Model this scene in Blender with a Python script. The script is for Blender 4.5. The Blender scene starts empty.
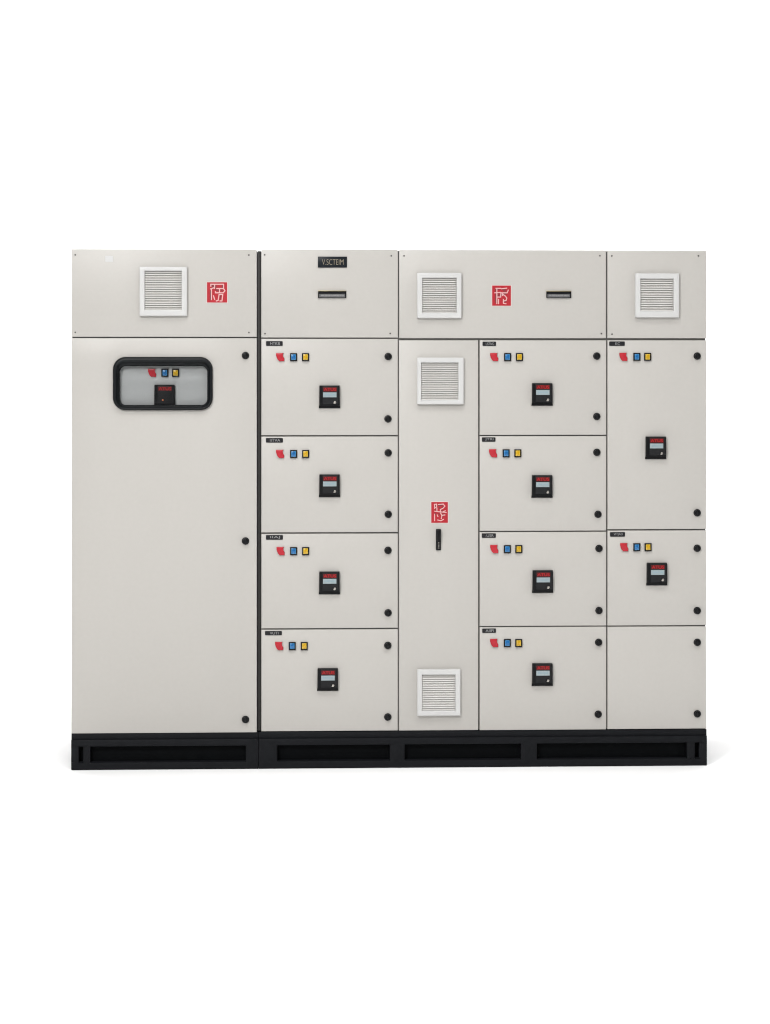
import bpy, bmesh, math, random
from mathutils import Vector, Matrix

random.seed(4)
scene = bpy.context.scene
COL = scene.collection

# ------------------------------------------------------------------ camera
# The cabinets' front face is the plane y = 0, x runs right, z up, metres.
M_PX = 0.0041                 # metres per photo pixel on the front face
DIST, YAW = 9.0, math.radians(2.25)
FPX = DIST / M_PX
EYE_Y = 358.0                 # eye level row of the photo
EYE_Z = (767.5 - EYE_Y) * M_PX
FWD = Vector((math.sin(YAW), math.cos(YAW), 0))
RGT = Vector((math.cos(YAW), -math.sin(YAW), 0))
CAM = Vector((0, 0, EYE_Z)) - FWD * DIST

def face(px, py, y=0.0):
    """measured point of the photo -> metric (x, z) on the vertical plane at depth y"""
    d = FWD + RGT * ((px - 385.0) / FPX) + Vector((0, 0, (EYE_Y - py) / FPX))
    t = (y - CAM.y) / d.y
    p = CAM + d * t
    return p.x, p.z

cam_data = bpy.data.cameras.new('camera')
cam = bpy.data.objects.new('camera', cam_data)
COL.objects.link(cam)
cam.location = CAM
cam.rotation_euler = (math.pi / 2, 0, -YAW)
cam_data.sensor_width = 36
cam_data.lens = FPX * 36 / 1024
cam_data.shift_y = -(512 - EYE_Y) / 1024
cam_data.clip_end = 200
scene.camera = cam

# --------------------------------------------------------------- materials
TONE = 0.72      # the softboxes put about 1.4 white on the front: base colours sit below the tones seen
def srgb(r, g, b):
    f = lambda c: (c / 255 / 12.92) if c / 255 <= 0.04045 else ((c / 255 + 0.055) / 1.055) ** 2.4
    return (f(r) * TONE, f(g) * TONE, f(b) * TONE, 1)

def mat(name, col, rough=0.5, spec=0.5, metal=0.0, var=0.0, var_scale=8.0,
        bump=0.0, bump_scale=900.0, wave=0.0, coat=0.0, rough_var=0.0):
    m = bpy.data.materials.new(name)
    m.use_nodes = True
    nt = m.node_tree
    b = nt.nodes['Principled BSDF']
    if len(col) == 3:
        col = (*col, 1)
    b.inputs['Base Color'].default_value = col
    b.inputs['Roughness'].default_value = rough
    b.inputs['Specular IOR Level'].default_value = spec
    b.inputs['Metallic'].default_value = metal
    if coat:
        b.inputs['Coat Weight'].default_value = coat
        b.inputs['Coat Roughness'].default_value = 0.1
    geo = nt.nodes.new('ShaderNodeNewGeometry')
    if var:
        n = nt.nodes.new('ShaderNodeTexNoise')
        n.inputs['Scale'].default_value = var_scale
        n.inputs['Detail'].default_value = 6
        nt.links.new(geo.outputs['Position'], n.inputs['Vector'])
        r = nt.nodes.new('ShaderNodeMapRange')
        r.inputs['From Min'].default_value = 0.3
        r.inputs['From Max'].default_value = 0.7
        r.inputs['To Min'].default_value = 1 - var
        r.inputs['To Max'].default_value = 1 + var
        nt.links.new(n.outputs['Fac'], r.inputs['Value'])
        h = nt.nodes.new('ShaderNodeVectorMath')
        h.operation = 'SCALE'
        h.inputs[0].default_value = col[:3]
        nt.links.new(r.outputs['Result'], h.inputs['Scale'])
        nt.links.new(h.outputs['Vector'], b.inputs['Base Color'])
        if rough_var:
            r2 = nt.nodes.new('ShaderNodeMapRange')
            r2.inputs['From Min'].default_value = 0.3
            r2.inputs['From Max'].default_value = 0.7
            r2.inputs['To Min'].default_value = rough - rough_var
            r2.inputs['To Max'].default_value = rough + rough_var
            nt.links.new(n.outputs['Fac'], r2.inputs['Value'])
            nt.links.new(r2.outputs['Result'], b.inputs['Roughness'])
    last = None
    if wave:
        n = nt.nodes.new('ShaderNodeTexNoise')
        n.inputs['Scale'].default_value = 2.2
        n.inputs['Detail'].default_value = 1
        nt.links.new(geo.outputs['Position'], n.inputs['Vector'])
        bw = nt.nodes.new('ShaderNodeBump')
        bw.inputs['Strength'].default_value = 1.0
        bw.inputs['Distance'].default_value = wave
        nt.links.new(n.outputs['Fac'], bw.inputs['Height'])
        last = bw
    if bump:
        n = nt.nodes.new('ShaderNodeTexNoise')
        n.inputs['Scale'].default_value = bump_scale
        n.inputs['Detail'].default_value = 2
        nt.links.new(geo.outputs['Position'], n.inputs['Vector'])
        bb = nt.nodes.new('ShaderNodeBump')
        bb.inputs['Strength'].default_value = bump
        bb.inputs['Distance'].default_value = 0.001
        nt.links.new(n.outputs['Fac'], bb.inputs['Height'])
        if last:
            nt.links.new(last.outputs['Normal'], bb.inputs['Normal'])
        last = bb
    if last:
        nt.links.new(last.outputs['Normal'], b.inputs['Normal'])
    return m

PAINT = mat('light_grey_powder_coat', (0.413, 0.397, 0.372), 0.42, 0.4, var=0.012, var_scale=60,
            bump=0.12, bump_scale=420, wave=0.004, rough_var=0.03)
FRAME = mat('dark_grey_frame', (0.13, 0.126, 0.119), 0.5, 0.25, var=0.06)
POST = mat('dark_grey_post', (0.021, 0.02, 0.0188), 0.5, 0.22, var=0.06)
PLINTH = mat('black_powder_coat', (0.0066, 0.0072, 0.0086), 0.5, 0.10, var=0.12, var_scale=30,
             bump=0.15, bump_scale=500, rough_var=0.06)
RECESS = mat('black_recess', (0.002, 0.0026, 0.0032), 0.6, 0.06, var=0.15, var_scale=20)
VENTW = mat('white_plastic', (0.495, 0.494, 0.487), 0.35, 0.45, var=0.01, bump=0.05)
SLAT = mat('warm_white_plastic', (0.64, 0.625, 0.60), 0.45, 0.4, var=0.02, var_scale=40)
FILTER = mat('grey_filter_mat', (0.32, 0.30, 0.275), 0.9, 0.1, var=0.25, var_scale=300)
REDST = mat('red_vinyl', srgb(184, 42, 52), 0.4, 0.3, var=0.06, var_scale=120)
WHITEINK = mat('white_ink', srgb(232, 184, 184), 0.5, 0.3)
DARKINK = mat('dark_ink', srgb(120, 62, 66), 0.5, 0.2)
BORDER = mat('white_vinyl', srgb(238, 222, 220), 0.45, 0.3)
BLACK = mat('black_plastic', (0.005, 0.0053, 0.006), 0.36, 0.15, var=0.1, var_scale=60, rough_var=0.05)
FASCIA = mat('charcoal_plastic', (0.0105, 0.0108, 0.0118), 0.42, 0.17, var=0.08, var_scale=90)
RUBBER = mat('black_rubber', (0.004, 0.0052, 0.0062), 0.42, 0.2, var=0.15, var_scale=50)
LCD = mat('pale_display', srgb(160, 174, 178), 0.25, 0.5, var=0.05, var_scale=150)
LCDINK = mat('display_ink', srgb(140, 165, 175), 0.3, 0.3)
REDTXT = mat('red_print', srgb(184, 30, 33), 0.4, 0.3, var=0.05)
REDDARK = mat('dark_red_print', srgb(98, 14, 18), 0.4, 0.3)
STEEL = mat('nickel', srgb(205, 200, 192), 0.3, 0.5, metal=0.85, var=0.05)
BRASS = mat('brass', srgb(196, 182, 140), 0.4, 0.5, metal=0.7, var=0.08)
GREYBAR = mat('grey_scale', srgb(108, 108, 110), 0.4, 0.4, var=0.12, var_scale=200)
LIGHTBAR = mat('light_scale', srgb(140, 139, 138), 0.4, 0.4, var=0.18, var_scale=260)
REDL = mat('red_lens', srgb(190, 36, 50), 0.35, 0.3, var=0.04)
BLUEL = mat('blue_lens', srgb(24, 104, 168), 0.22, 0.45, var=0.05, coat=0.2)
BLUER = mat('blue_lens_rim', srgb(64, 140, 196), 0.25, 0.45)
YELL = mat('yellow_lens', srgb(206, 160, 12), 0.22, 0.45, var=0.05, coat=0.2)
YELR = mat('yellow_lens_rim', srgb(226, 190, 66), 0.25, 0.45)
PLATE = mat('grey_mounting_plate', srgb(190, 191, 191), 0.45, 0.35, var=0.02, var_scale=30)
GOLDTXT = mat('pale_gold_print', srgb(160, 150, 130), 0.4, 0.3, var=0.12, var_scale=200)
NAMEBK = mat('dark_slate_laminate', srgb(30, 35, 40), 0.4, 0.15, var=0.05)
LABELBK = mat('black_laminate', srgb(34, 34, 37), 0.4, 0.25)
LABELTX = mat('grey_engraving', srgb(160, 160, 160), 0.5, 0.3)
PALELAB = mat('pale_sticker', srgb(217, 217, 216), 0.4, 0.4)
SCREWM = mat('dark_screw', (0.10, 0.095, 0.09), 0.4, 0.5, metal=0.5, var=0.1)
ORANGE = mat('orange_led', srgb(235, 130, 70), 0.3, 0.5)
FLOORM = mat('white_studio_floor', (0.90, 0.90, 0.90), 0.75, 0.2, var=0.004, var_scale=3)
CYCM = mat('white_backdrop', (0.90, 0.90, 0.90), 0.85, 0.1, var=0.004, var_scale=2)

GLASS = bpy.data.materials.new('clear_pane')
GLASS.use_nodes = True
nt = GLASS.node_tree
nt.nodes.clear()
o_ = nt.nodes.new('ShaderNodeOutputMaterial')
mx = nt.nodes.new('ShaderNodeMixShader')
tr = nt.nodes.new('ShaderNodeBsdfTransparent')
tr.inputs['Color'].default_value = (0.94, 0.945, 0.945, 1)
gl = nt.nodes.new('ShaderNodeBsdfGlossy')
gl.inputs['Roughness'].default_value = 0.05
fr = nt.nodes.new('ShaderNodeFresnel')
fr.inputs['IOR'].default_value = 1.18
nt.links.new(fr.outputs['Fac'], mx.inputs['Fac'])
nt.links.new(tr.outputs['BSDF'], mx.inputs[1])
nt.links.new(gl.outputs['BSDF'], mx.inputs[2])
nt.links.new(mx.outputs['Shader'], o_.inputs['Surface'])

# ----------------------------------------------------------------- helpers
WPOS = {}

def put(name, mesh, parent=None, loc=(0, 0, 0), label=None):
    """link a mesh as one object; loc is a world position"""
    ob = bpy.data.objects.new(name, mesh)
    COL.objects.link(ob)
    loc = Vector(loc)
    WPOS[ob] = loc
    if parent is not None:
        ob.parent = parent
        ob.location = loc - WPOS[parent]
    else:
        ob.location = loc
    if label:
        ob['label'] = label
    return ob

def finish(name, bm, mats, smooth=35):
    me = bpy.data.meshes.new(name)
    bmesh.ops.recalc_face_normals(bm, faces=bm.faces)
    bm.to_mesh(me)
    bm.free()
    for m in mats:
        me.materials.append(m)
    if smooth:
        for p in me.polygons:      # flat sheet stays flat, only bevels and curves are smoothed
            p.use_smooth = max(abs(c) for c in p.normal) < .9999
        me.set_sharp_from_angle(angle=math.radians(smooth))
    return me

def box(bm, x0, x1, y0, y1, z0, z1, mi=0, bev=0.0, seg=2):
    mtx = Matrix.Translation(((x0 + x1) / 2, (y0 + y1) / 2, (z0 + z1) / 2)) @ \
        Matrix.Diagonal((abs(x1 - x0), abs(y1 - y0), abs(z1 - z0), 1))
    before = set(bm.faces)
    r = bmesh.ops.create_cube(bm, size=1, matrix=mtx)
    if bev:
        es = {e for v in r['verts'] for e in v.link_edges}
        bmesh.ops.bevel(bm, geom=list(es), offset=bev, segments=seg, affect='EDGES', profile=0.5)
    for f in bm.faces:
        if f not in before:
            f.material_index = mi

def prism(bm, pts, y0, y1, mi=0, bev=0.0):
    """polygon (x, z) extruded from y0 (back) to y1 (front)"""
    before = set(bm.faces)
    vb = [bm.verts.new((x, y0, z)) for x, z in pts]
    vf = [bm.verts.new((x, y1, z)) for x, z in pts]
    bm.faces.new(vb)
    top = bm.faces.new(vf)
    n = len(pts)
    for i in range(n):
        bm.faces.new((vb[i], vb[(i + 1) % n], vf[(i + 1) % n], vf[i]))
    if bev:
        bmesh.ops.bevel(bm, geom=list(top.edges), offset=bev, segments=2, affect='EDGES', profile=0.5)
    for f in bm.faces:
        if f not in before:
            f.material_index = mi

def rounded(x0, x1, z0, z1, r, n=8):
    pts = []
    for cx, cz, a0 in ((x1 - r, z1 - r, 0), (x0 + r, z1 - r, 90), (x0 + r, z0 + r, 180), (x1 - r, z0 + r, 270)):
        for i in range(n + 1):
            a = math.radians(a0 + 90 * i / n)
            pts.append((cx + r * math.cos(a), cz + r * math.sin(a)))
    return pts

def sheet(bm, x0, x1, z0, z1, yf, yb, holes=(), mi=0, bev=0.0, seg=2):
    """plate between yf (front) and yb (back) with rectangular openings, bevelled round its front edges"""
    xs = sorted({x0, x1, *[h[0] for h in holes], *[h[1] for h in holes]})
    zs = sorted({z0, z1, *[h[2] for h in holes], *[h[3] for h in holes]})
    before = set(bm.faces)
    V = {}
    def v(i, j, k):
        if (i, j, k) not in V:
            V[(i, j, k)] = bm.verts.new((xs[i], yf if k == 0 else yb, zs[j]))
        return V[(i, j, k)]
    nx, nz = len(xs) - 1, len(zs) - 1
    def solid(i, j):
        if not (0 <= i < nx and 0 <= j < nz):
            return False
        cx, cz = (xs[i] + xs[i + 1]) / 2, (zs[j] + zs[j + 1]) / 2
        return not any(h[0] < cx < h[1] and h[2] < cz < h[3] for h in holes)
    for i in range(nx):
        for j in range(nz):
            if not solid(i, j):
                continue
            for k in (0, 1):
                bm.faces.new((v(i, j, k), v(i + 1, j, k), v(i + 1, j + 1, k), v(i, j + 1, k)))
            for (di, dj, a, b) in ((-1, 0, (i, j), (i, j + 1)), (1, 0, (i + 1, j), (i + 1, j + 1)),
                                   (0, -1, (i, j), (i + 1, j)), (0, 1, (i, j + 1), (i + 1, j + 1))):
                if not solid(i + di, j + dj):
                    bm.faces.new((v(*a, 0), v(*b, 0), v(*b, 1), v(*a, 1)))
    new = [f for f in bm.faces if f not in before]
    bmesh.ops.recalc_face_normals(bm, faces=new)
    if bev:
        es = {e for f in new for e in f.edges
              if len(e.link_faces) == 2 and e.calc_face_angle(0) > 1.0
              and all(abs(w.co.y - yf) < 1e-6 for w in e.verts)}
        bmesh.ops.bevel(bm, geom=list(es), offset=bev, segments=seg, affect='EDGES', profile=0.5)
    for f in bm.faces:
        if f not in before:
            f.material_index = mi

def disc(bm, cx, cz, r, y0, y1, mi=0, bev=0.0, n=32):
    prism(bm, [(cx + r * math.cos(2 * math.pi * i / n), cz + r * math.sin(2 * math.pi * i / n)) for i in range(n)],
          y0, y1, mi, bev)

def lettering(text, width, height, thick, material, bold=0.012):
    """a line of text as a mesh in the xz plane, centred on 0, fitted to width x height, facing -y"""
    cu = bpy.data.curves.new('lettering', 'FONT')
    cu.body = text
    cu.align_x = 'CENTER'
    cu.align_y = 'CENTER'
    cu.size = 1
    cu.extrude = 0.02
    cu.offset = bold
    tmp = bpy.data.objects.new('lettering', cu)
    COL.objects.link(tmp)
    dg = bpy.context.evaluated_depsgraph_get()
    me = bpy.data.meshes.new_from_object(tmp.evaluated_get(dg))
    bpy.data.objects.remove(tmp)
    bpy.data.curves.remove(cu)
    xs = [v.co.x for v in me.vertices]
    ys = [v.co.y for v in me.vertices]
    mxx, mnx, mxy, mny = max(xs), min(xs), max(ys), min(ys)
    for v in me.vertices:
        x = ((v.co.x - mnx) / (mxx - mnx) - 0.5) * width
        z = ((v.co.y - mny) / (mxy - mny) - 0.5) * height
        v.co = Vector((x, -thick * (v.co.z / 0.04 + 0.5), z))
    me.materials.clear()
    me.materials.append(material)
    me.name = 'lettering'
    return me

def add_mesh(bm, me, mi):
    before = set(bm.faces)
    bm.from_mesh(me)
    for f in bm.faces:
        if f not in before:
            f.material_index = mi

def strokes(bm, lines, w, h, t, y, mi=0):
    """polylines in unit square (v down) -> thin raised strokes centred on 0"""
    k = 0
    for pl in lines:
        for (a, b) in zip(pl, pl[1:]):
            p = Vector(((a[0] - 0.5) * w, (0.5 - a[1]) * h))
            q = Vector(((b[0] - 0.5) * w, (0.5 - b[1]) * h))
            d = (q - p)
            if d.length < 1e-6:
                continue
            d.normalize()
            n = Vector((-d.y, d.x)) * t / 2
            p2, q2 = p - d * t * 0.35, q + d * t * 0.35
            prism(bm, [tuple(p2 + n), tuple(p2 - n), tuple(q2 - n), tuple(q2 + n)], y, y - 0.0006 - 0.00003 * k, mi)
            k += 1

# ------------------------------------------------------------- setting
bm = bmesh.new()
for (xa, xb, ya, yb) in ((-18, 18, -16, 4.0),):
    bm.faces.new([bm.verts.new(c) for c in ((xa, ya, 0), (xb, ya, 0), (xb, yb, 0), (xa, yb, 0))])
fl = put('floor', finish('floor', bm, [FLOORM], 0))
fl['kind'] = 'structure'
bm = bmesh.new()
prof = [(4.0, 0.0)]
for i in range(1, 25):
    a = math.radians(90 * i / 24)
    prof.append((4.0 + 1.5 * math.sin(a), 1.5 - 1.5 * math.cos(a)))
prof.append((5.5, 9.0))
L = [bm.verts.new((-18, y, z)) for y, z in prof]
R = [bm.verts.new((18, y, z)) for y, z in prof]
for i in range(len(prof) - 1):
    bm.faces.new((L[i], R[i], R[i + 1], L[i + 1]))
bd = put('backdrop', finish('backdrop', bm, [CYCM], 60))
bd['kind'] = 'structure'

# ----------------------------------------------------- shared small parts
mid = lambda a, b: (a + b) / 2
P = M_PX

# knob (quarter-turn lock), origin on the door face
bm = bmesh.new()
disc(bm, 0, 0, 3.75 * P, 0.002, -0.004, 0, 0.002)
disc(bm, 0, 0, 3.1 * P, -0.003, -0.013, 0, 0.0035)
box(bm, -0.0014, 0.0014, -0.0148, -0.012, -0.008, 0.008, 1, 0.0004, 1)
KNOB = finish('door_lock', bm, [BLACK, FASCIA])

# small screw, origin on the panel face
bm = bmesh.new()
disc(bm, 0, 0, 0.85 * P, 0.001, -0.0025, 0, 0.001, 16)
SCREW = finish('screw', bm, [SCREWM])

# square pilot lamps
def lamp_meshes(lens, rim, w, h):
    b = bmesh.new()
    sheet(b, -w / 2, w / 2, -h / 2, h / 2, -0.008, 0.001, [(-w * .33, w * .33, -h * .36, h * .36)], 0, 0.0012)
    bez = finish('lamp_bezel', b, [BLACK])
    b = bmesh.new()
    box(b, -w * .325, w * .325, -0.0075, 0.0, -h * .355, h * .355, 1, 0.0012)
    box(b, -w * .21, w * .21, -0.0095, -0.006, -h * .26, h * .26, 0, 0.0012)
    le = finish('lamp_lens', b, [lens, rim])
    return bez, le
BLUE_LAMP = lamp_meshes(BLUEL, BLUER, 7.0 * P, 7.9 * P)
YELLOW_LAMP = lamp_meshes(YELL, YELR, 7.0 * P, 7.9 * P)
bm = bmesh.new()
w, h = 8.2 * P, 8.2 * P
shape = [(0, 0), (.93, 0), (.76, .17), (.79, .42), (1.0, .64), (.98, 1.0), (.38, 1.0), (.2, .82), (.08, .56), (0, .3)]
prism(bm, [((x - .5) * w, (.5 - z) * h) for x, z in shape], 0.001, -0.007, 0, 0.0018)
RED_LAMP = finish('red_indicator', bm, [REDL])

# digital control unit, origin at the centre of its back
MW, MH = 21 * P, 22.8 * P
bm = bmesh.new()
rings = [(-.50, .508, -.008), (-.48, .508, -.011), (-.385, .498, -.012), (-.375, .495, -.030), (-.36, .492, -.031), (.44, .485, -.031),
         (.485, .478, -.024), (.50, .474, -.012)]
prev = None
for (zz, hw, yy) in rings:
    z = zz * MH
    x = hw * MW
    cur = [bm.verts.new(c) for c in ((-x, 0.001, z), (-x, yy * .8, z), (-x + .0022, yy, z), (x - .0022, yy, z), (x, yy * .8, z), (x, 0.001, z))]
    if prev:
        for i in range(5):
            bm.faces.new((prev[i], prev[i + 1], cur[i + 1], cur[i]))
        bm.faces.new((prev[5], prev[0], cur[0], cur[5]))
    else:
        bm.faces.new(cur)
    prev = cur
bm.faces.new(prev)
box(bm, -.33 * MW, .43 * MW, -.0345, -.028, -.33 * MH, .465 * MH, 1, 0.0014)
for v in bm.verts:
    v.co.y *= .66
METER_BODY = finish('control_unit', bm, [BLACK, FASCIA], 25)
METER_Y = -.0345 * .66
def control_unit(cab, px0, py0, px1, py1, words='ATUS', y=0.0, screen=True, label=None):
    cx, cz = face(mid(px0, px1), mid(py0, py1), y)
    u = put('control_unit', METER_BODY, cab, (cx, y, cz), label)
    n = put('nameplate', wordmark(words), u, (cx + .02 * MW, y + METER_Y, cz + .325 * MH))
    if screen:
        put('display', SCREEN, u, (cx + .01 * MW, y + METER_Y, cz + .09 * MH))
        put('push_button', BUTTON, u, (cx + .245 * MW, y + METER_Y, cz - .235 * MH))
    else:
        put('status_light', LED, u, (cx - .08 * MW, y + METER_Y, cz - .17 * MH))
    return u

WM = {}
def wordmark(words):
    if words not in WM:
        b = bmesh.new()
        box(b, -.325 * MW, .325 * MW, -.0005, .002, -.088 * MH, .088 * MH, 0)
        me = lettering(words, .58 * MW, .135 * MH, 0.001, REDTXT)
        add_mesh(b, me, 1)
        WM[words] = finish('nameplate', b, [REDDARK, REDTXT], 0)
    return WM[words]

bm = bmesh.new()
sw, sh = .64 * MW, .215 * MH
box(bm, -sw / 2, sw / 2, -.0008, .002, -sh / 2, sh / 2, 0, 0.0004, 1)
for i in range(9):
    x = -sw * .36 + i * sw * .085
    box(bm, x, x + sw * .05, -.00095, -.0006, -sh * .12, sh * .2, 1)
SCREEN = finish('display', bm, [LCD, LCDINK], 0)
bm = bmesh.new()
disc(bm, 0, 0, .078 * MW, .001, -.0015, 1, 0.0006, 20)
prism(bm, [(-.064 * MW, -.05 * MH), (.02 * MW, -.06 * MH), (.066 * MW, -.005 * MH), (.05 * MW, .055 * MH), (-.025 * MW, .048 * MH)],
      -.0005, -.005, 0, 0.001)
BUTTON = finish('push_button', bm, [STEEL, BLACK])
bm = bmesh.new()
disc(bm, 0, 0, .04 * MW, .001, -.003, 0, 0.001, 16)
LED = finish('status_light', bm, [ORANGE])

def lamp(cab, kind, px, py, y=0.0):
    x, z = face(px, py, y)
    if kind == 'red':
        put('indicator_lamp', RED_LAMP, cab, (x, y, z), 'red indicator of curved irregular outline')
    else:
        bez, le = BLUE_LAMP if kind == 'blue' else YELLOW_LAMP
        o = put('indicator_lamp', bez, cab, (x, y, z), 'black framed square %s indicator' % kind)
        put('lens', le, o, (x, y, z))

def tag_label(door, px0, px1, py0, py1, text):
    x0, z1 = face(px0, py0)
    x1, z0 = face(px1, py1)
    c = (mid(x0, x1), 0, mid(z0, z1))
    b = bmesh.new()
    w, h = x1 - x0, z1 - z0
    prism(b, rounded(-w / 2, w / 2, -h / 2, h / 2, 0.003, 3), .001, -.002, 0, 0.0005)
    me = lettering(text, min(w * .6, h * .5 * len(text)), h * .6, 0.0008, LABELTX, -.005)
    me.transform(Matrix.Translation((w * .04, -.002, 0)))
    add_mesh(b, me, 1)
    put('door_label', finish('door_label', b, [LABELBK, LABELTX], 0), door, c)

def vent(cab, ox0, oy0, ox1, oy1, ix0, iy0, ix1, iy1, skip=()):
    x0, z1 = face(ox0, oy0)
    x1, z0 = face(ox1, oy1)
    a0, c1 = face(ix0, iy0)
    a1, c0 = face(ix1, iy1)
    cx, cz = mid(x0, x1), mid(z0, z1)
    b = bmesh.new()
    sheet(b, x0 - cx, x1 - cx, z0 - cz, z1 - cz, -.020, .001, [(a0 - cx, a1 - cx, c0 - cz, c1 - cz)], 0, 0.003, 3)
    v = put('vent_grille', finish('vent_grille', b, [VENTW]), cab, (cx, 0, cz))
    b = bmesh.new()
    pitch = 2.17 * P
    n = int((c1 - c0) / pitch)
    pitch = (c1 - c0) / n
    for i in range(n):
        zc = c0 - cz + (i + .5) * pitch
        hh = pitch * .345
        # a tilted louvre blade, low edge outwards
        pts = [(-.0135, zc - hh), (-.012, zc - hh - .0006), (-.003, zc + hh - .0006), (-.0045, zc + hh + .0006)]
        vs = [[b.verts.new((xx, yy, zz)) for yy, zz in pts] for xx in (a0 - cx + .0005, a1 - cx - .0005)]
        for q in range(4):
            b.faces.new((vs[0][q], vs[0][(q + 1) % 4], vs[1][(q + 1) % 4], vs[1][q]))
        b.faces.new(vs[0])
        b.faces.new(vs[1])
    put('louvre', finish('louvre', b, [SLAT], 0), v, (cx, 0, cz))
    b = bmesh.new()
    box(b, a0 - cx, a1 - cx, -.0012, -.0002, c0 - cz, c1 - cz)
    put('filter_mat', finish('filter_mat', b, [FILTER], 0), v, (cx, 0, cz))
    return v

LOGOS = [
 [[(.18,.10),(.82,.10),(.82,.31),(.48,.31)], [(.38,.10),(.37,.31)], [(.17,.33),(.36,.27)], [(.19,.11),(.19,.20)], [(.22,.34),(.22,.86)],
  [(.82,.31),(.89,.42),(.80,.52),(.42,.52),(.42,.46)], [(.62,.34),(.62,.5)], [(.32,.66),(.38,.85)],
  [(.60,.60),(.55,.9),(.46,.92)], [(.60,.60),(.78,.60),(.74,.92),(.64,.92)]],
 [[(.25,.14),(.25,.9)], [(.2,.14),(.46,.14)], [(.5,.16),(.78,.13)], [(.13,.36),(.45,.34)], [(.45,.36),(.8,.36),(.86,.22)],
  [(.27,.57),(.45,.57),(.47,.38)], [(.55,.42),(.7,.52),(.78,.62),(.74,.74),(.62,.76)], [(.34,.68),(.34,.9)],
  [(.6,.68),(.6,.88),(.74,.9)], [(.56,.36),(.55,.5)]],
 [[(.18,.12),(.32,.1),(.32,.24),(.2,.28)], [(.2,.1),(.2,.32)], [(.42,.12),(.72,.1),(.82,.2),(.7,.3),(.55,.36),(.55,.48)],
  [(.2,.44),(.62,.48),(.9,.5)], [(.34,.28),(.34,.46)], [(.72,.46),(.85,.42)], [(.2,.58),(.2,.9)], [(.36,.62),(.4,.7)],
  [(.56,.52),(.64,.66),(.6,.8)], [(.62,.64),(.82,.62)], [(.38,.86),(.58,.9),(.74,.83)]],
]
EMBLEM_SHADE = [
 [[(.24,.17),(.32,.17)], [(.28,.23),(.34,.22)], [(.44,.14),(.44,.26)], [(.76,.15),(.76,.26)], [(.52,.37),(.58,.44)], [(.70,.37),(.76,.44)],
  [(.17,.42),(.17,.84)], [(.67,.66),(.66,.82)], [(.42,.36),(.50,.41)]],
 [[(.30,.19),(.38,.22)], [(.52,.21),(.74,.21)], [(.19,.18),(.19,.30)], [(.30,.41),(.38,.44)], [(.31,.5),(.40,.51)], [(.5,.43),(.53,.5)],
  [(.64,.42),(.76,.42)], [(.66,.8),(.74,.8)], [(.19,.42),(.19,.84)], [(.60,.27),(.72,.28)]],
 [[(.24,.16),(.27,.22)], [(.40,.17),(.66,.16)], [(.72,.22),(.66,.27)], [(.24,.36),(.30,.40)], [(.24,.52),(.26,.62)], [(.62,.40),(.70,.40)],
  [(.44,.56),(.50,.60)], [(.68,.57),(.78,.57)], [(.62,.72),(.7,.70)], [(.46,.24),(.5,.32)]],
]
def logo(cab, px0, py0, px1, py1, k):
    x0, z1 = face(px0, py0)
    x1, z0 = face(px1, py1)
    w, h = x1 - x0, z1 - z0
    c = (mid(x0, x1), 0, mid(z0, z1))
    e = .5 * P
    b = bmesh.new()
    box(b, -w / 2 - e, w / 2 + e, -.0010, .0006, -h / 2 - e, h / 2 + e, 1)
    box(b, -w / 2, w / 2, -.0016, -.0005, -h / 2, h / 2, 0)
    s = put('red_sticker', finish('red_sticker', b, [REDST, BORDER], 0), cab, c)
    b = bmesh.new()
    strokes(b, LOGOS[k], w, h, w * .05, -.0014)
    strokes(b, EMBLEM_SHADE[k], w, h, w * .05, -.0013, 1)
    put('emblem', finish('emblem', b, [WHITEINK, DARKINK], 0), s, c)

def nameplate(cab):
    x0, z1 = face(317.9, 256.6)
    x1, z0 = face(347.0, 267.6)
    w, h = x1 - x0, z1 - z0
    c = (mid(x0, x1), 0, mid(z0, z1))
    b = bmesh.new()
    box(b, -w / 2, w / 2, -.004, .001, -h / 2, h / 2, 0, .0012)
    n = put('nameplate', finish('nameplate', b, [NAMEBK]), cab, c, 'black nameplate with pale engraved letters')
    me = lettering('V.SCTEIM', w * .74, h * .5, .0008, GOLDTXT, -.012)
    put('lettering', me, n, (c[0] + w * .01, -.004, c[2]))

def slot_meter(cab, px0, py0, px1, py1):
    x0, z1 = face(px0, py0)
    x1, z0 = face(px1, py1)
    w, h = x1 - x0, z1 - z0
    c = (mid(x0, x1), 0, mid(z0, z1))
    b = bmesh.new()
    sheet(b, -w / 2, w / 2, -h / 2, h / 2, -.007, .001, [(-w * .46, w * .46, -h * .42, h * .12)], 0, .001)
    box(b, -w / 2, w / 2, -.0082, -.0005, h / 2, h / 2 + .0022, 1, .0006)
    o = put('strip_meter', finish('strip_meter', b, [BLACK, BRASS]), cab, c)
    b = bmesh.new()
    box(b, -w * .455, w * .455, -.004, 0, -h * .415, h * .115, 0)
    rr = random.Random(px0)
    x = -w * .40
    while x < w * .40:
        l = w * rr.uniform(.04, .16)
        box(b, x, min(x + l, w * .42), -.0046, -.003, -h * (.2 + .06 * rr.random()), -h * .02 * rr.random(), 1)
        x += l + w * rr.uniform(.004, .02)
    put('scale_strip', finish('scale_strip', b, [GREYBAR, LIGHTBAR], 0), o, c)

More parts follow.
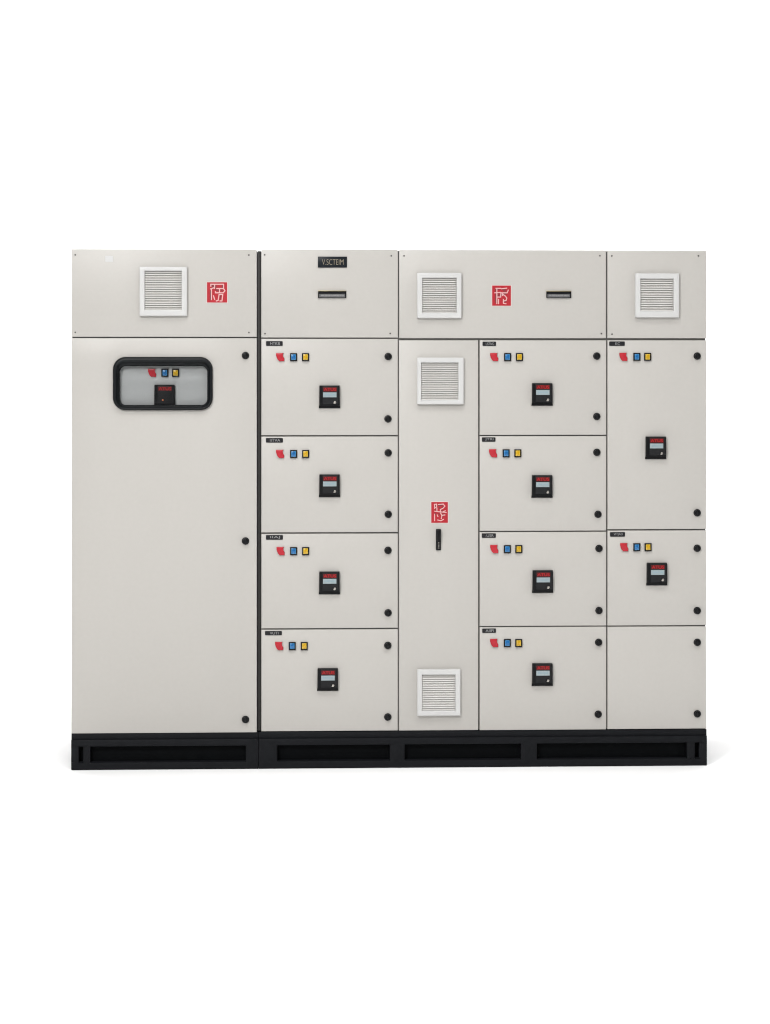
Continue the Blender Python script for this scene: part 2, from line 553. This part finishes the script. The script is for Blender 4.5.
BEV = .0028
def panel(cab, name, px0, py0, px1, py1, holes=(), yf=0.0, label=None):
    """a sheet-metal door or cover from measured corner points (its column's centre row/column used for both ends)"""
    xm, ym = mid(px0, px1), mid(py0, py1)
    x0, x1 = face(px0, ym)[0], face(px1, ym)[0]
    z1, z0 = face(xm, py0)[1], face(xm, py1)[1]
    c = (mid(x0, x1), yf, mid(z0, z1))
    b = bmesh.new()
    sheet(b, x0 - c[0], x1 - c[0], z0 - c[2], z1 - c[2], 0, .012,
          [(h[0] - c[0], h[1] - c[0], h[2] - c[2], h[3] - c[2]) for h in holes], 0, BEV, 2)
    return put(name, finish(name, b, [PAINT]), cab, c, label)

def lock(door, px, py):
    x, z = face(px, py)
    put('door_lock', KNOB, door, (x, 0, z))

def screw(pan, px, py):
    x, z = face(px, py)
    put('screw', SCREW, pan, (x, 0, z))

def cabinet(name, label, cat, px0, px1):
    x0, x1 = face(px0, 500)[0], face(px1, 500)[0]
    e = bpy.data.objects.new(name, None)
    COL.objects.link(e)
    e.empty_display_size = .2
    e.location = (mid(x0, x1), .4, 0)
    WPOS[e] = Vector(e.location)
    e['label'] = label
    e['category'] = cat
    return e, x0, x1

DEPTH = 0.80
ZTOP = face(385, 250.3)[1]
ZPL = face(385, 731.0)[1]          # top of the plinth
ZGR = face(385, 737.6)[1]          # ledge of the plinth frame

def body(cab, x0, x1, holes=()):
    """carcass with painted sides, back and roof, and the dark door frame behind the seams"""
    c = (mid(x0, x1), .4, mid(ZPL, ZTOP))
    b = bmesh.new()
    box(b, x0 - c[0], x1 - c[0], .030 - .4, DEPTH - .4, ZPL - c[2], ZTOP - c[2], 0, .002)
    put('carcass', finish('carcass', b, [PAINT]), cab, c)
    b = bmesh.new()
    sheet(b, x0 + .0015 - c[0], x1 - .0015 - c[0], ZPL + .003 - c[2], ZTOP - .002 - c[2], .0125 - .4, .0295 - .4,
          [(h[0] - c[0], h[1] - c[0], h[2] - c[2], h[3] - c[2]) for h in holes])
    put('door_frame', finish('door_frame', b, [FRAME]), cab, c)

def plinth(cab, x0, x1, openings, slots):
    c = (mid(x0, x1), .4, ZPL / 2)
    b = bmesh.new()
    # upper channel, set back a little from the frame below it
    box(b, x0 - c[0], x1 - c[0], -.001 - .4, DEPTH - .4, ZGR - .004 - c[2], ZPL - .0015 - c[2], 0, .001)
    holes = []
    for (a, d) in openings:
        xa, xb = face(a, 752, -.012)[0], face(d, 752, -.012)[0]
        holes.append((xa - c[0], xb - c[0], face(385, 760.6, -.012)[1] - c[2], face(385, 744.6, -.012)[1] - c[2]))
    for (a, d) in slots:
        xa, xb = face(a, 752, -.012)[0], face(d, 752, -.012)[0]
        holes.append((xa - c[0], xb - c[0], face(385, 760.4, -.012)[1] - c[2], face(385, 744.9, -.012)[1] - c[2]))
    sheet(b, x0 - c[0], x1 - c[0], .003 - c[2], ZGR - c[2], -.012 - .4, .025 - .4, holes, 0, .0022, 2)
    # side and back skirts
    box(b, x0 - c[0], x0 + .02 - c[0], .0252 - .4, DEPTH - .4, .003 - c[2], ZGR - .005 - c[2])
    box(b, x1 - .02 - c[0], x1 - c[0], .0252 - .4, DEPTH - .4, .003 - c[2], ZGR - .005 - c[2])
    box(b, x0 + .021 - c[0], x1 - .021 - c[0], DEPTH - .02 - .4, DEPTH - .4, .003 - c[2], ZGR - .005 - c[2])
    # floor flange
    box(b, x0 + .001 - c[0], x1 - .001 - c[0], -.010 - .4, DEPTH - .401, 0 - c[2], .0029 - c[2])
    p = put('plinth', finish('plinth', b, [PLINTH]), cab, c)
    for h in holes:
        b = bmesh.new()
        w = (h[1] - h[0]) / 2 + .004
        hh = (h[3] - h[2]) / 2 + .004
        box(b, -w, w, 0, .004, -hh, hh)
        put('recess_panel', finish('recess_panel', b, [RECESS], 0), p,
            (mid(h[0], h[1]) + c[0], .0255, mid(h[2], h[3]) + c[2]))
    return p

# ------------------------------------------------- single-door cabinet
A, ax0, ax1 = cabinet('switchgear_cabinet', 'narrower light grey cabinet with one tall door and a black framed viewing window',
                      'cabinet', 71.4, 256.9)
gx0, gz1 = face(117.5, 363.5)
gx1, gz0 = face(209.5, 407.0)
body(A, ax0, ax1, [(gx0 - .002, gx1 + .002, gz0 - .002, gz1 + .002)])
plinth(A, face(71.4, 750)[0], face(258.2, 750)[0], [(90.2, 245.8)], [(78.6, 83.2)])
tp = panel(A, 'cover_panel', 71.3, 249.1, 256.8, 336.9)
for q in ((75.3, 254.8), (248.8, 255.0), (75.3, 332.4), (248.9, 332.5)):
    screw(tp, *q)
vent(A, 139.8, 267, 187.3, 316, 144.9, 271, 181.8, 310)
logo(A, 207, 282.2, 227.2, 302.6, 0)
x0, z1 = face(105.2, 255.8)
x1, z0 = face(113.0, 262.0)
bm = bmesh.new()
box(bm, -(x1 - x0) / 2, (x1 - x0) / 2, -.0008, .0005, -(z1 - z0) / 2, (z1 - z0) / 2)
put('blank_sticker', finish('blank_sticker', bm, [PALELAB], 0), A, (mid(x0, x1), 0, mid(z0, z1)))
dr = panel(A, 'door', 71.3, 338.1, 256.8, 733.2, [(gx0, gx1, gz0, gz1)])
for q in ((245.5, 355.5), (245.5, 541), (245.5, 719.5)):
    lock(dr, *q)
# viewing window: rubber frame, pane, and the plate behind it
ox0, oz1 = face(113.0, 356.9)
ox1, oz0 = face(212.8, 410.2)
ix0, iz1 = face(119.8, 366.2)
ix1, iz0 = face(207.3, 404.9)
cx, cz = mid(ox0, ox1), mid(oz0, oz1)
def loop_(t, grow=0.0):
    lerp = lambda a, b: a + (b - a) * t
    r = lerp(12.5 * P, 6.0 * P)
    return rounded(lerp(ox0, ix0) - cx, lerp(ox1, ix1) - cx, lerp(oz0, iz0) - cz, lerp(oz1, iz1) - cz, r, 10)
bm = bmesh.new()
prev = None
for (t, y) in ((0, .001), (.0, -.008), (.06, -.0135), (.18, -.0175), (.34, -.019), (.5, -.0175), (.62, -.013), (.72, -.0115), (.9, -.0105), (.97, -.009), (1.0, -.006), (1.0, .014), (.8, .014)):
    cur = [bm.verts.new((x, y, z)) for x, z in loop_(t)]
    if prev:
        n = len(cur)
        for i in range(n):
            bm.faces.new((prev[i], prev[(i + 1) % n], cur[(i + 1) % n], cur[i]))
    prev = cur
wf = put('window', finish('window', bm, [RUBBER], 50), A, (cx, 0, cz), 'black rubber framed viewing window with rounded corners')
PY = .016
bm = bmesh.new()
box(bm, gx0 + .001 - cx, gx1 - .001 - cx, 0, .004, gz0 + .001 - cz, gz1 - .001 - cz)
put('mounting_plate', finish('mounting_plate', bm, [PLATE], 0), wf, (cx, PY, cz))
bm = bmesh.new()
box(bm, ix0 - .004 - cx, ix1 + .004 - cx, -.0075, -.0045, iz0 - .004 - cz, iz1 + .004 - cz)
# the meter behind the glass is deep, so the pane sits just in front of it
lamp(A, 'red', 152.2, 372.8, PY)
lamp(A, 'blue', 164.9, 372.8, PY)
lamp(A, 'yellow', 175.6, 372.8, PY)
control_unit(A, 154.0, 384.6, 175.6, 407.5, 'ATUS', PY, screen=False, label='control unit behind the viewing window')
for v in bm.verts:
    v.co.y += -.0135
put('pane', finish('pane', bm, [GLASS], 0), wf, (cx, 0, cz))

# ----------------------------------------------- multi-compartment cabinet
B, bx0, bx1 = cabinet('switchgear_cabinet', 'wider light grey switchboard with three columns of small doors and control units',
                      'cabinet', 261.0, 706.5)
px_l = face(257.3, 500)[0]
body(B, bx0, bx1)
plinth(B, face(258.5, 750)[0], face(706.5, 750)[0], [(277.2, 389.9), (404.6, 521.0), (536.9, 687.1)], [(694.8, 699.2)])
# dark joint post between the two cabinets
bm = bmesh.new()
box(bm, -(bx0 - px_l) / 2 + .0006, (bx0 - px_l) / 2 - .0006, -.004, .70, -(ZTOP - ZPL) / 2 + .003, (ZTOP - ZPL) / 2 - .003, 0, .001)
put('joint_post', finish('joint_post', bm, [POST]), B, (mid(px_l, bx0), .014, mid(ZTOP, ZPL)))

t2 = panel(B, 'cover_panel', 261.2, 249.4, 397.9, 337.6)
for q in ((264.6, 254.8), (391.3, 255.8), (265.0, 333.6), (390.2, 333.5)):
    screw(t2, *q)
t3 = panel(B, 'cover_panel', 399.1, 249.9, 606.0, 338.25)
for q in ((404.0, 255.8), (599.9, 255.7), (601.4, 333.6)):
    screw(t3, *q)
t4 = panel(B, 'cover_panel', 607.4, 250.5, 706.6, 338.25)
for q in ((611.8, 255.9), (698.4, 255.8), (612.0, 334.2)):
    screw(t4, *q)
nameplate(B)
slot_meter(B, 318.0, 291.2, 346.2, 298.0)
slot_meter(B, 546.2, 291.4, 571.0, 298.0)
vent(B, 416.9, 273.0, 461.2, 318.2, 422.1, 278.0, 456.3, 313.0)
vent(B, 634.7, 273.5, 678.3, 317.6, 639.9, 278.8, 672.9, 311.2)
logo(B, 492.1, 285.5, 510.9, 305.8, 1)

# first column of four doors
rows2 = [(338.8, 435.2), (436.5, 532.3), (533.7, 628.2), (629.5, 731.0)]
locks2 = [(388.2, 356.5, 388.0, 418.9), (388.2, 452.8, 388.3, 514.3), (388.0, 550.3, 388.1, 612.8), (387.8, 645.4, 387.8, 717.0)]
tags2 = [(266.0, 282.7, 341.1, 345.9, 'HTKB'), (265.9, 282.9, 438.0, 442.6, 'IITVA'), (266.0, 282.9, 535.0, 539.7, 'IIAJ'), (265.0, 281.9, 631.0, 635.2, 'VUTI')]
lamps2 = [(280.2, 293.5, 305.5, 357.1), (280.1, 293.6, 305.6, 453.9), (280.6, 293.6, 305.6, 551.0), (279.2, 292.2, 304.2, 645.9)]
unit2 = [(319.0, 385.6, 340.0, 408.0), (319.0, 474.1, 340.0, 497.2), (318.8, 571.0, 340.0, 594.6), (317.2, 667.4, 338.2, 691.2)]
rows3 = [(340.25, 434.9), (436.1, 530.8), (532.0, 625.9), (627.0, 729.9)]
locks3 = [(596.8, 356.0, 596.8, 416.5), (596.9, 452.3, 598.0, 514.3), (599.0, 548.4, 599.0, 610.5), (598.6, 642.3, 598.2, 714.2)]
tags3 = [(482.5, 496.1, 341.6, 346.0, 'USTIVG'), (481.9, 495.5, 437.3, 441.8, 'JTRI'), (481.8, 495.9, 533.3, 537.8, '-USR'), (482.2, 496.0, 628.5, 632.8, 'AIIFI')]
lamps3 = [(494.1, 507.5, 519.3, 357.0), (493.0, 506.0, 517.7, 453.2), (494.2, 507.2, 518.7, 549.0), (494.1, 507.2, 518.6, 642.9)]
unit3 = [(531.4, 383.0, 552.6, 405.8), (531.4, 475.0, 552.4, 497.7), (532.0, 570.0, 553.0, 592.8), (531.7, 663.0, 552.6, 685.8)]
rows4 = [(340.25, 529.2), (530.5, 625.4), (626.6, 728.9)]
locks4 = [(697.2, 356.0, 697.2, 512.8), (697.2, 548.2, 697.2, 610.6), (697.3, 642.3, 697.3, 713.8)]
tags4 = [(609.1, 624.8, 341.4, 345.9, 'KC'), (610.0, 625.0, 532.1, 536.7, 'VITJAD')]
lamps4 = [(623.3, 636.7, 647.5, 356.8), (624.1, 636.7, 647.9, 547.1)]
unit4 = [(645.2, 436.5, 665.8, 459.0), (646.8, 562.7, 666.4, 585.2)]
for rows, locks, tags, lamps, units, xa, xb in ((rows2, locks2, tags2, lamps2, unit2, 261.3, 397.8),
                                              (rows3, locks3, tags3, lamps3, unit3, 479.7, 606.2),
                                              (rows4, locks4, tags4, lamps4, unit4, 607.5, 706.5)):
    for i, (ya, yb) in enumerate(rows):
        d = panel(B, 'door', xa, ya, xb, yb)
        k = locks[i]
        lock(d, k[0], k[1])
        lock(d, k[2], k[3])
        if i < len(tags):
            tag_label(d, *tags[i])
            l = lamps[i]
            lamp(B, 'red', l[0], l[3])
            lamp(B, 'blue', l[1], l[3])
            lamp(B, 'yellow', l[2], l[3])
            control_unit(B, *units[i])

# tall door with vents and the swing handle
d5 = panel(B, 'door', 398.9, 340.25, 478.2, 730.4, label='tall narrow door with two vents and a swing handle')
vent(B, 416.9, 357.6, 463.4, 404.2, 421.0, 362.6, 458.0, 400.0)
vent(B, 417.0, 669.0, 460.1, 715.0, 421.8, 674.2, 455.1, 710.0)
logo(B, 431.2, 502.0, 447.9, 522.8, 2)
x0, z1 = face(435.9, 529.0)
x1, z0 = face(440.9, 550.2)
w, h = x1 - x0, z1 - z0
c = (mid(x0, x1), 0, mid(z0, z1))
bm = bmesh.new()
prism(bm, rounded(-w / 2, w / 2, -h / 2, h / 2, .003, 4), .001, -.006, 0, .001)
prism(bm, [(-w * .36, h * .47), (w * .46, h * .47), (w * .42, 0), (w * .30, -h * .06), (-w * .34, -h * .06)], -.005, -.020, 0, .002)
hd = put('handle', finish('handle', bm, [BLACK]), d5, c)
bm = bmesh.new()
box(bm, -w * .20, w * .22, -.009, -.004, -h * .43, -h * .09, 0, .0015)
for i in range(5):
    z = -h * .40 + i * h * .062
    box(bm, -w * .10, w * .14, -.0098, -.008, z, z + h * .03, 1, .0003, 1)
put('lock_cylinder', finish('lock_cylinder', bm, [FASCIA, STEEL]), d5, c)

# -------------------------------------------------------------- lighting
w_ = bpy.data.worlds.new('World')
scene.world = w_
w_.use_nodes = True
bg = w_.node_tree.nodes['Background']
bg.inputs['Color'].default_value = (1, 1, 1, 1)
bg.inputs['Strength'].default_value = 0.23

def softbox(name, loc, target, sx, sy, power, col=(1, 1, 1)):
    l = bpy.data.lights.new(name, 'AREA')
    l.shape = 'RECTANGLE'
    l.size, l.size_y = sx, sy
    l.energy = power
    l.color = col
    o = bpy.data.objects.new(name, l)
    COL.objects.link(o)
    o.location = loc
    o.rotation_euler = (Vector(target) - Vector(loc)).to_track_quat('-Z', 'Y').to_euler()
    return o

softbox('key_softbox', (-3.1, -7.4, 5.1), (-0.3, 0, 0.7), 1.6, 1.2, 460, (1, .995, .985))
softbox('fill_softbox', (5.5, -3.0, 4.5), (0.3, 0, 0.5), 2.0, 2.0, 95)
ol = softbox('added_floor_light', (0, -3.4, 6.2), (0, -3.0, 0), 4.0, 2.0, 140)  # added lamp without a seen source, lifts the front floor to white
ol.data.spread = math.radians(100)
bl = softbox('added_backdrop_light', (0, 1.8, 6.8), (0, 5.5, 2.6), 16.0, 1.0, 1260)  # unseen lamp added so that the backdrop goes fully white
bl.data.spread = math.radians(100)

scene.view_settings.view_transform = 'Standard'
scene.view_settings.look = 'None'
scene.view_settings.exposure = 0
scene.view_settings.gamma = 1
scene.cycles.use_denoising = True
scene.cycles.filter_width = 1.15
scene.cycles.max_bounces = 8
